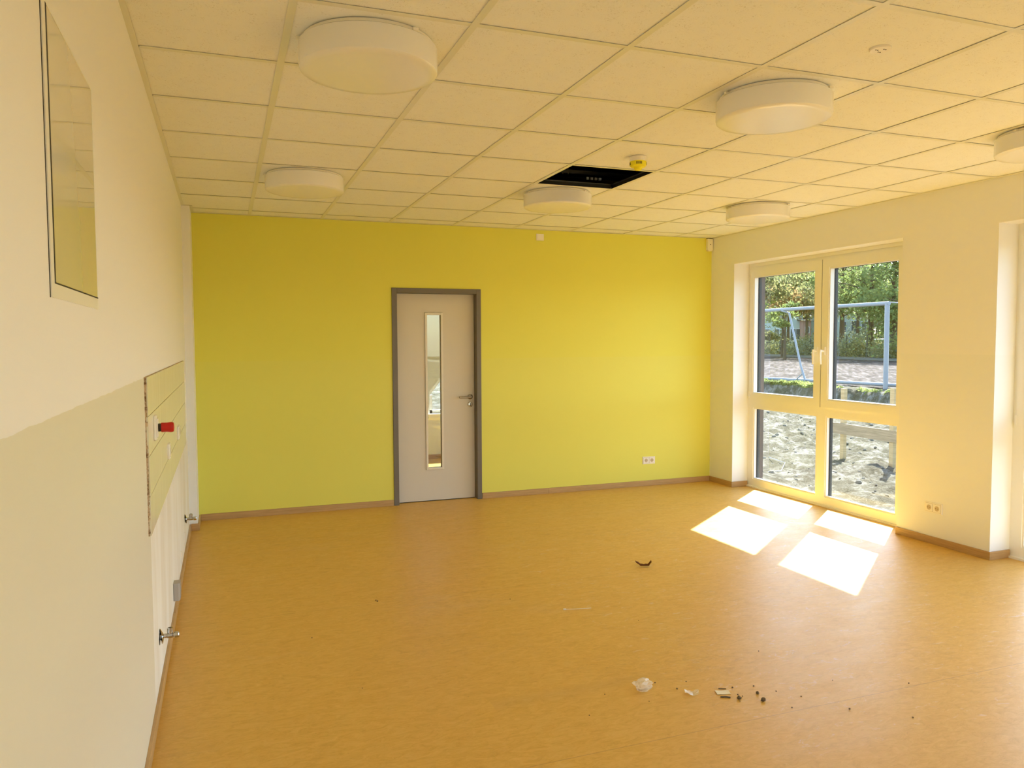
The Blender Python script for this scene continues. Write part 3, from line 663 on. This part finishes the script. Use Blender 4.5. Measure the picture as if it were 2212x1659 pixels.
tag(MB().tube([(2.455, 0.815, 0.003), (2.485, 0.80, 0.003)], 0.0022, 6).build('twig', M_mud), 'thin dark twig behind the paper scrap', 'twig')
crumple('mud_clod', (2.482, 0.700, 0), 0.010, 0.7, 'flat dark mud crumb right of the paper scrap', 'mud clod', M_mud, 8.1, 2)
crumple('mud_clod', (2.567, 0.646, 0), 0.011, 0.8, 'largest dark mud clod, nearest the viewer in the litter', 'mud clod', M_mud, 5.7, 2)
crumple('mud_clod', (2.588, 0.712, 0), 0.008, 0.8, 'small dark mud clod behind the largest one', 'mud clod', M_mud, 2.7, 2)
cr0 = crumple('mud_crumb', (2.52, 0.80, 0), 0.0050, 0.8, 'tiny dark mud crumb on the orange floor', 'mud crumb', M_mud, 1.7, 1); cr0['group'] = 'mud crumbs scattered on the floor'
for x, y, s_ in [(2.62, 0.78, .9), (2.68, 0.70, .8), (2.28, 0.88, 1), (2.22, 0.97, .9), (2.36, 0.93, .7), (2.10, 0.82, .6), (2.86, 0.45, 1.1), (2.50, 0.735, .8), (2.51, 0.715, .7), (2.47, 0.68, .6), (2.64, 0.55, .8), (2.75, 0.62, .7), (1.95, 0.95, .6), (1.80, 0.80, .6), (3.05, 0.30, .8),
                   (1.233, 2.551, 1.2), (1.228, 2.575, .9), (0.80, 2.1, .7), (2.0, 2.3, .7), (2.55, 1.7, .6), (2.9, 1.1, .7), (3.3, 0.55, .8), (1.4, 0.4, .7), (0.95, 1.4, .6), (3.0, 0.7, .6)]:
    c = cr0.copy(); COL.objects.link(c); c.location = (x, y, 0); c.scale = (s_,) * 3; c.rotation_euler = (0, 0, x * 9)

# ================================================================== outside
def nz(x, y, s, k=0.0): return noise.noise(Vector((x * s, y * s, k)))
M_dirt = mat('dug_pale_dirt', (0.2, 0.16, 0.12), 0.95, 0.1); n = N(M_dirt)
c1 = n.ramp(n.noise(n.pos((1, 1, 1)), 3.5, 10, 0.8), [(0.36, (0.030, 0.026, 0.019)), (0.5, (0.125, 0.11, 0.08)), (0.63, (0.42, 0.40, 0.35))])
c1 = n.mix(n.math('MULTIPLY', n.noise(n.pos(), 0.9, 3), 0.5), c1, (0.20, 0.18, 0.105)); n.base(c1)
n.bump(n.noise(n.pos(), 11, 8, 0.75), 1.0, 0.12)
M_field = mat('red_cinder_pitch', (0.2, 0.14, 0.11), 0.95, 0.1); n = N(M_field)
g_ = n.n('ShaderNodeNewGeometry'); m1 = n.n('ShaderNodeMapping'); m1.inputs['Rotation'].default_value = (0, 0, math.radians(41)); n.l(g_.outputs['Position'], m1.inputs['Vector'])
m2 = n.n('ShaderNodeMapping'); m2.inputs['Scale'].default_value = (1.0, 0.09, 1.0); n.l(m1.outputs[0], m2.inputs['Vector'])
n.base(n.ramp(n.noise(m2.outputs[0], 4.5, 6, 0.7), [(0.38, (0.018, 0.012, 0.010)), (0.5, (0.046, 0.034, 0.029)), (0.62, (0.105, 0.088, 0.080))]))
n.bump(n.noise(n.pos(), 9, 6, 0.75), 0.6, 0.05)

def grid_mesh(name, xs_, ys_, fz, m, label, cat=None):
    X, Y = np.meshgrid(xs_, ys_, indexing='ij'); nx, ny = X.shape
    V = [(float(X[i, j]), float(Y[i, j]), fz(float(X[i, j]), float(Y[i, j]))) for i in range(nx) for j in range(ny)]
    F = [(i * ny + j, (i + 1) * ny + j, (i + 1) * ny + j + 1, i * ny + j + 1) for i in range(nx - 1) for j in range(ny - 1)]
    mm = MB(); mm.v = V; mm.f = F
    o = mm.build(name, m, smooth=True); return tag(o, label, cat, kind='structure')
def bankline(y): return 16.9 + 0.12 * (y - 15) + 0.35 * nz(y, 3, 0.7)
def gz(x, y):
    b = bankline(y); base = -0.22 + 0.05 * nz(x, y, 0.5) + 0.07 * nz(x, y, 1.7, 4) + 0.06 * nz(x, y, 3.5, 9) + 0.045 * nz(x, y, 8, 2)
    if x < 6.6: base = min(base, -0.13) - 0.0
    base += 0.30 * math.exp(-((x - 12.5) ** 2 + (y - 13.8) ** 2) / 3.2) * (1 if x < b else 0)
    t_ = (x - (b - 0.16)) / 0.16
    if t_ <= 0: return base
    top = 0.18 + 0.05 * nz(x, y, 1.5, 7) + 0.04 * nz(x, y, 5, 1)
    return base + (top - base) * min(1, t_) ** 0.6
grid_mesh('dug_ground', np.concatenate([np.arange(5.93, 18.2, 0.07)]), np.concatenate([np.arange(-6, 3, 0.4), np.arange(3, 23, 0.085), np.arange(23, 25, 0.2), np.arange(25, 34, 0.5)]), gz, M_dirt, 'pale churned dirt outside the window rising to a low bank')
tag(MB().box((18.1, -60, 0.0), (150, 150, 0.20)).build('sports_pitch', M_field), 'reddish cinder sports pitch beyond the dirt bank', kind='structure')
tag(MB().box((5.95, -60, -0.6), (18.15, -5.9, -0.22)).box((5.95, 33.9, -0.6), (18.15, 150, 0.1)).box((-60, 8.6, -0.6), (5.95, 150, -0.15)).box((-60, -60, -0.6), (5.95, YB - 0.2, -0.22)).build('yard_ground', M_dirt), 'bare dirt yard around the building', kind='structure')

# facade skin and roof edge of this building
tag(MB().box((XO, YB - 0.2, HEAD + 0.05), (XO + 0.05, 8.45, 3.55)).build('trim_3', M_brown), 'brown cladding above the windows outside', kind='structure')

# stones and clods on the dirt
M_stone = mat('pale_clod', (0.14, 0.13, 0.105), 0.9, 0.1)
st_ = MB()
for k in range(2200):
    x = random.uniform(6.7, 16.5); y = random.uniform(4.5, 20); s_ = random.choice((0.012, 0.018, 0.028, 0.04)) * random.uniform(.6, 1.2)
    if x > bankline(y) - 0.5: continue
    z = gz(x, y)
    st_.lathe((x, y, z), (random.uniform(-.3, .3), random.uniform(-.3, .3), 1), [(s_ * .8, -s_ * .4), (s_, 0.1 * s_), (s_ * .55, s_ * .6), (0.0001, s_ * .7)], 6)
o = st_.build('clods', M_stone); tag(o, 'loose clods and stones strewn over the dirt outside', 'clods', kind='stuff')

# leaf-card masses
def cards(name, C0, size, m, parent=None, up=0.0, aspect=1.6):
    C0 = np.asarray(C0); k = len(C0)
    a = rng.normal(size=(k, 3)); a[:, 2] *= (1 - up * 0.5); a /= np.linalg.norm(a, axis=1)[:, None]
    b = np.cross(a, rng.normal(size=(k, 3))); b /= np.linalg.norm(b, axis=1)[:, None]
    s_ = (size * rng.uniform(0.6, 1.3, k))[:, None]
    V = np.stack([C0 - a * s_ * aspect / 2, C0 + b * s_ / 2, C0 + a * s_ * aspect / 2, C0 - b * s_ / 2], 1).reshape(-1, 3)
    me = bpy.data.meshes.new(name); me.vertices.add(len(V)); me.vertices.foreach_set('co', V.astype(np.float32).ravel())
    me.loops.add(4 * k); me.loops.foreach_set('vertex_index', np.arange(4 * k, dtype=np.int32))
    me.polygons.add(k); me.polygons.foreach_set('loop_start', np.arange(0, 4 * k, 4, dtype=np.int32))
    me.update(calc_edges=True); me.validate()
    o = bpy.data.objects.new(name, me); COL.objects.link(o); me.materials.append(m)
    if parent: o.parent = parent
    return o
def leafmat(name, c0, c1_):
    m = bpy.data.materials.new(name); m.use_nodes = True; t = m.node_tree; b = t.nodes['Principled BSDF']; n_ = N(m)
    g_ = n_.noise(n_.pos(), 0.9, 5, 0.8)
    col = n_.ramp(g_, [(0.36, c0), (0.64, c1_)]); n_.base(col); b.inputs['Roughness'].default_value = 0.7; b.inputs['Specular IOR Level'].default_value = 0.2
    tl = t.nodes.new('ShaderNodeBsdfTranslucent'); t.links.new(col, tl.inputs['Color'])
    mx = t.nodes.new('ShaderNodeMixShader'); mx.inputs[0].default_value = 0.5
    t.links.new(b.outputs[0], mx.inputs[1]); t.links.new(tl.outputs[0], mx.inputs[2]); t.links.new(mx.outputs[0], t.nodes['Material Output'].inputs[0])
    return m
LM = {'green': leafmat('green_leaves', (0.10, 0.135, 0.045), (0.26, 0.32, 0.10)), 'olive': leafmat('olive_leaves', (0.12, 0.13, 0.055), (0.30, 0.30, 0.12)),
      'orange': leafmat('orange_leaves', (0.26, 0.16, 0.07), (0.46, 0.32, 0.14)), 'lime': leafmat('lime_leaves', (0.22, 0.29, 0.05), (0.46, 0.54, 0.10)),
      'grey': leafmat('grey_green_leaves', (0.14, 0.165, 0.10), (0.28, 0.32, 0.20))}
M_trunk = mat('tree_bark', (0.085, 0.062, 0.045), 0.9, 0.1)
f_ = 1669.4
def at(px, py, D):
    v_ = d + r2 * ((px - 1106) / f_) + u2 * ((829.5 - py) / f_); return CAM + v_ * D
def tree(px, D, ztop, zbot, rad, kind, nleaf, label, lean=0.0, size=0.16, seed=0):
    b = at(px, 760, D); b.z = 0.2
    root = tag(empty('tree', (b.x, b.y, 0.2)), label, 'tree', 'trees beyond the pitch')
    rr = random.Random(seed)
    hh = ztop - 0.2; br = MB(); tr = max(0.10, hh * 0.018)
    top = Vector((lean, 0, hh * 0.8))
    MB().tube([(0, 0, 0), tuple(top * 0.3), (top.x * 0.6 + 0.1, 0.1, top.z * 0.6), tuple(top)], [tr * 1.3, tr, tr * 0.7, tr * 0.25], 8).build('trunk', M_trunk, root)
    pts = []
    nc = max(10, int(26 * (rad / 4) ** 1.3))
    for k in range(nc):
        a = rr.uniform(0, 6.283); q = rr.random() ** 0.5; zc = rr.uniform(zbot, ztop)
        env = math.sin(math.pi * min(1, max(0.12, (zc - zbot + 0.5) / (ztop - zbot + 1.0)))) ** 0.5
        cc = Vector((math.cos(a) * rad * q * env + lean * 0.6, math.sin(a) * rad * q * env, zc - 0.2))
        st = top * min(0.95, max(0.25, (cc.z - 1.0) / max(1, top.z)))
        br.tube([tuple(st), tuple(st.lerp(cc, 0.5) + Vector((0, 0, 0.15))), tuple(cc)], [tr * 0.32, tr * 0.2, tr * 0.08], 5)
        m_ = int(nleaf / nc); cr = rad * rr.uniform(0.22, 0.42)
        p_ = rng.normal(size=(m_, 3)) * np.array([cr * 0.6, cr * 0.6, cr * 0.30]) + np.array(cc)
        p_[:, 2] -= 0.12 * (np.hypot(p_[:, 0] - cc.x, p_[:, 1] - cc.y))
        pts.append(p_)
    br.build('branches', M_trunk, root)
    fo_ = cards('foliage', np.concatenate(pts), size, LM[kind], root); fo_['kind'] = 'stuff'
    return root
TR = [ # px, depth, top, bottom, radius, kind, leaves, label
    (1630, 62, 7.2, 2.0, 2.4, 'olive', 5000, 'olive tree at the left edge of the window view, bare fork low down'),
    (1690, 66, 6.5, 4.1, 2.4, 'orange', 4200, 'orange-leaved tree above the goal crossbar, left pane'),
    (1702, 72, 7.9, 4.8, 3.2, 'lime', 5200, 'bright lime-green tree crown, left pane'),
    (1695, 56, 4.2, 2.6, 1.3, 'green', 900, 'small forked young tree behind the goal brace'),
    (1742, 70, 8.3, 4.4, 3.8, 'olive', 6500, 'olive-green tree right of the lime one, behind the meeting stiles'),
    (1768, 78, 9.6, 4.6, 4.0, 'grey', 6000, 'grey-green tree hidden mostly by the middle window stiles'),
    (1818, 64, 10.8, 4.4, 4.0, 'olive', 7500, 'broad olive tree at the left of the right pane'),
    (1852, 78, 9.5, 5.0, 4.2, 'grey', 6500, 'hazy grey-green tree further back in the right pane'),
    (1880, 58, 11.0, 4.2, 3.8, 'green', 7500, 'tall green tree with a straight trunk left of the goal post'),
    (1930, 55, 11.5, 2.4, 4.0, 'green', 8000, 'dense green tree behind the goal post'),
    (1975, 52, 10.5, 1.5, 4.0, 'green', 6000, 'green tree just right of the goal post, cut by the pier'),
    (1610, 75, 9.0, 1.5, 4.0, 'olive', 4000, 'olive tree hidden behind the left window jamb')]
for k, t_ in enumerate(TR): tree(*t_, seed=k + 11)
# second row that closes the gaps
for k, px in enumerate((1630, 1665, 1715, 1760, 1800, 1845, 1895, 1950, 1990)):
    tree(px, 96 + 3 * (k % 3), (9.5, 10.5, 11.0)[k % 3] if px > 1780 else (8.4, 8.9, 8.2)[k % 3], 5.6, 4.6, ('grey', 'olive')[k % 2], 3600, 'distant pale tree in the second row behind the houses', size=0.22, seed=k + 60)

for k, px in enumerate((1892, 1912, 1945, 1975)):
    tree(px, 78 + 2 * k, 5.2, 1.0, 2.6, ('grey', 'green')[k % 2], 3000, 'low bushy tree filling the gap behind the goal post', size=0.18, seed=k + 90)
# hedge and fence posts along the far edge of the pitch
pa, pb = Vector((46.5, 56.0, 0)), Vector((40.6, 33.0, 0))
dirv = (pb - pa).normalized(); back = Vector((-dirv.y, dirv.x, 0));
if back.dot(d) < 0: back = -back
for k in range(16):
    t_ = -0.25 + k * 0.098; c0 = pa.lerp(pb, t_) + back * (2.6 + 0.5 * math.sin(k * 2.3)); kind = ('olive', 'green', 'olive', 'grey')[k % 4]
    if k == 12: kind = 'lime'
    hh = 1.15 + 0.35 * math.sin(k * 1.9)
    root = tag(empty('bush', (c0.x, c0.y, 0.2)), 'low tangled hedge bush along the far edge of the pitch' if k != 12 else 'bright lime bush in the hedge left of the goal post', 'bush', 'hedge bushes behind the pitch')
    st = MB()
    for q in range(5): st.tube([(0.3 * math.cos(q * 1.3), 0.3 * math.sin(q * 1.3), 0), (0.9 * math.cos(q * 1.3), 0.9 * math.sin(q * 1.3), hh * 0.9)], [0.03, 0.012], 5)
    st.build('stems', M_trunk, root)
    p_ = rng.normal(size=(2600, 3)) * np.array([0.85, 0.85, hh * 0.33]) + np.array([0, 0, hh * 0.55]); p_[:, 2] = np.abs(p_[:, 2])
    fo_ = cards('foliage', p_, 0.10, LM['grey' if kind == 'green' else kind], root); fo_['kind'] = 'stuff'
M_post = mat('weathered_post', (0.07, 0.07, 0.06), 0.8, 0.2)
for k in range(10):
    c0 = pa.lerp(pb, -0.1 + k * 0.118) + back * 1.4
    tag(MB().tube([(c0.x, c0.y, 0.2), (c0.x + 0.03, c0.y, 1.95)], [0.055, 0.05], 8).build('fence_post', M_post), 'dark fence post standing in the hedge', 'fence post', 'dark fence posts along the hedge')
tag(MB().prism([(pa.x - dirv.x * 12, pa.y - dirv.y * 12), (pb.x + dirv.x * 15, pb.y + dirv.y * 15), (pb.x + dirv.x * 15 + back.x * 2.0, pb.y + dirv.y * 15 + back.y * 2.0), (pa.x - dirv.x * 12 + back.x * 2.0, pa.y - dirv.y * 12 + back.y * 2.0)], 2, 0.15, 0.34).build('pitch_kerb', mat('grey_gravel_kerb', (0.13, 0.125, 0.105), 0.9, 0.1)), 'grey kerb strip along the far edge of the pitch', 'kerb')

# goal
M_alu = mat('grey_aluminium_goal', (0.22, 0.235, 0.25), 0.5, 0.4, 0.0)
gl_ = tag(empty('football_goal', (18.1, 14.87, 0.15)), 'grey metal football goal standing at the near edge of the pitch', 'goal')
G0 = Vector((18.1, 14.87, 0.15))
def gpart(nm, pts, rad): 
    return MB().tube([tuple(Vector(p_) - G0) for p_ in pts], rad, 12).build(nm, M_alu, gl_)
gpart('post', [(18.1, 14.87, 0.12), (18.1, 14.87, 2.66)], 0.066)
gpart('post', [(18.1, 20.6, 0.20), (18.1, 20.6, 2.66)], 0.066)
gpart('crossbar', [(18.1, 14.80, 2.62), (18.1, 20.66, 2.62)], 0.058)
gpart('side_bar', [(18.1, 14.87, 2.65), (19.3, 14.85, 2.62)], 0.018)
gpart('ground_bar', [(17.75, 20.6, 0.27), (18.0, 18.2, 0.29), (18.42, 14.2, 0.29)], 0.055)
gpart('brace', [(18.05, 19.25, 2.58), (18.15, 19.0, 2.50), (18.02, 18.25, 0.75), (17.95, 17.95, 0.28)], 0.035)
gpart('brace', [(18.0, 18.12, 0.52), (17.9, 18.35, 0.28)], 0.02)

# batter board
M_timber = mat('raw_spruce_timber', (0.42, 0.31, 0.16), 0.8, 0.2); n = N(M_timber)
n.base(n.ramp(n.noise(n.pos((2, 2, 30)), 2, 5), [(0.35, (0.34, 0.25, 0.13)), (0.7, (0.48, 0.37, 0.21))]))
M_plank = mat('grey_weathered_plank', (0.3, 0.26, 0.2), 0.85, 0.2); n = N(M_plank)
n.base(n.ramp(n.noise(n.pos((6, 2, 40)), 2, 6, 0.7), [(0.35, (0.20, 0.155, 0.10)), (0.7, (0.38, 0.30, 0.20))]))
bbz = -0.6
bt_ = tag(empty('batter_board', (9.17, 6.6, -0.2)), 'timber batter board, plank nailed to two stakes in the dirt outside', 'batter board')
for x, y, z in ((9.20, 7.14, 0.842), (9.17, 6.185, 0.905)):
    into(MB().box((x - 0.03, y - 0.036, bbz), (x + 0.03, y + 0.036, z)).build('stake', M_timber, bevel=0.003), bt_)
mm = MB().box((0, 0, 0), (0.03, 2.2, 0.165)).build('plank', M_plank, bevel=0.003)
into(mm, bt_); mm.location = (9.125, 5.25, 0.135); mm.rotation_euler = (math.radians(0.6), 0, math.radians(0))
cp_ = tag(MB().tube([(8.2, 7.6, gz(8.2, 7.6) + 0.02), (8.0, 7.0, gz(8, 7) + 0.03), (7.6, 6.6, gz(7.6, 6.6) + 0.02), (7.3, 6.5, gz(7.3, 6.5) + 0.02)], 0.004, 6).build('dirt_cable', M_alu), 'thin pale cable lying on the dirt outside the lower left pane', 'cable')

# grass along the bank
gp_ = []
for k in range(9000):
    y = random.uniform(13.0, 22.5); y0_ = 1.0 if y > 16.6 else (0.10 if nz(y, 1, 1.3) > -0.1 else 0.0)
    if random.random() > y0_: continue
    x = bankline(y) - 0.02 + abs(random.gauss(0, 0.14)); gp_.append((x, y, gz(x, y) + random.uniform(0.0, 0.07) - 0.03 * random.random()))
o = cards('grass_fringe', np.array(gp_), 0.055, leafmat('sunlit_grass', (0.12, 0.15, 0.045), (0.34, 0.38, 0.12)), None, aspect=2.4)
tag(o, 'bright grass fringe along the top of the dirt bank', 'grass', kind='stuff')

# far houses
M_mint = mat('mint_render', (0.42, 0.50, 0.42), 0.8, 0.2); M_brick = mat('red_brick_wall', (0.36, 0.21, 0.16), 0.85, 0.1)
M_roof = mat('brown_roof', (0.08, 0.055, 0.045), 0.8, 0.2); M_wg = mat('dark_window_glass', (0.06, 0.08, 0.085), 0.15, 0.5); M_blue = mat('pale_blue_balcony', (0.34, 0.46, 0.55), 0.6, 0.3)
def house(px0, px1, D, zt, wallm, wins, label, roofz=0.8, zb=0.2, balcony=None):
    a = at(px0, 720, D); b = at(px1, 720, D); a.z = b.z = zb
    root = tag(empty('house', tuple(a)), label, 'house')
    ex = (b - a); L = ex.length; ex.normalize(); ey = Vector((-ex.y, ex.x, 0))
    if ey.dot(d) < 0: ey = -ey
    def W(x, y, z): return tuple(ex * x + ey * y + Vector((0, 0, z)))
    def bx(mb_, x0, x1, y0, y1, z0, z1):
        n0 = len(mb_.v); mb_.v += [W(x, y, z) for z in (z0, z1) for x, y in ((x0, y0), (x1, y0), (x1, y1), (x0, y1))]
        mb_.f += [tuple(n0 + i for i in q) for q in ((0, 3, 2, 1), (4, 5, 6, 7), (0, 1, 5, 4), (1, 2, 6, 5), (2, 3, 7, 6), (3, 0, 4, 7))]
        return mb_
    bx(MB(), 0, L, 0, 7, 0, zt - zb).build('wall', wallm, root)
    rf = MB(); n0 = 0; rf.v = [W(-0.3, -0.4, zt - zb), W(L + 0.3, -0.4, zt - zb), W(L + 0.3, 7.4, zt - zb), W(-0.3, 7.4, zt - zb), W(-0.3, 3.5, zt - zb + roofz), W(L + 0.3, 3.5, zt - zb + roofz)]
    rf.f = [(0, 1, 5, 4), (3, 4, 5, 2), (0, 4, 3), (1, 2, 5), (0, 3, 2, 1)]
    rf.build('roof', M_roof, root)
    for wx, wz, ww, wh in wins:
        o_ = bx(MB(), wx - ww / 2 - 0.08, wx + ww / 2 + 0.08, -0.10, 0.0, wz - 0.08, wz + wh + 0.08).build('window', M_mint2, root)
        bx(MB(), wx - ww / 2, wx + ww / 2, -0.14, -0.10, wz, wz + wh).build('pane', M_wg, o_)
    if balcony:
        x0, x1, z0 = balcony
        bx(MB(), x0, x1, -1.0, 0, z0, z0 + 0.9).build('balcony', M_blue, root)
    return root
M_mint2 = mat('pale_window_frame', (0.55, 0.6, 0.57), 0.6, 0.3)
house(1640, 1734, 90, 4.6, M_mint, [(0.9, 1.4, 0.5, 1.3), (2.0, 1.4, 0.5, 1.3), (3.9, 1.4, 0.55, 1.3), (4.55, 1.4, 0.55, 1.3)], 'pale mint house seen through the left pane')
house(1734, 1752, 89, 3.9, M_brick, [(0.5, 2.3, 0.35, 0.6)], 'red brick house part beside the mint house', 0.3)
house(1752, 1800, 90, 4.3, M_mint, [(0.75, 1.4, 0.6, 1.2), (1.8, 1.4, 0.6, 1.2)], 'mint house end right of the red brick part')
house(1806, 1876, 85, 4.6, M_mint, [(2.0, 2.3, 0.7, 1.2), (3.0, 2.3, 0.4, 1.1), (0.8, 2.3, 0.4, 1.1)], 'mint house with a pale blue balcony in the right pane', 1.5, balcony=(1.4, 3.4, 1.0))

def car(px, D, body, label, rz):
    c = at(px, 740, D); root = tag(empty('car', (c.x, c.y, 0.25)), label, 'car')
    prof = [(-2.0, 0.3), (-2.05, 0.75), (-1.3, 0.92), (-0.7, 1.42), (0.7, 1.45), (1.35, 1.0), (2.0, 0.85), (2.05, 0.3)]
    MB().prism(prof, 1, -0.8, 0.8).build('body', body, root, bevel=0.06)
    MB().prism([(-1.15, 0.95), (-0.68, 1.34), (0.66, 1.37), (1.15, 1.0)], 1, -0.82, 0.82).build('side_windows', M_wg, root)
    for x in (-1.25, 1.3):
        for y in (-0.82, 0.62): MB().lathe((x, y, 0.3), (0, 1, 0), [(0.3, 0), (0.3, 0.2)], 16).build('wheel', M_black, root)
    root.rotation_euler = (0, 0, rz)
car(1733, 76, mat('white_car_paint', (0.6, 0.6, 0.58), 0.25, 0.5), 'white parked car behind the hedge, left pane', yaw * 0 - 0.6)
car(1896, 66, mat('silver_blue_car_paint', (0.3, 0.36, 0.42), 0.25, 0.5, 0.3), 'silver-blue parked car behind the hedge, right pane', -0.6)
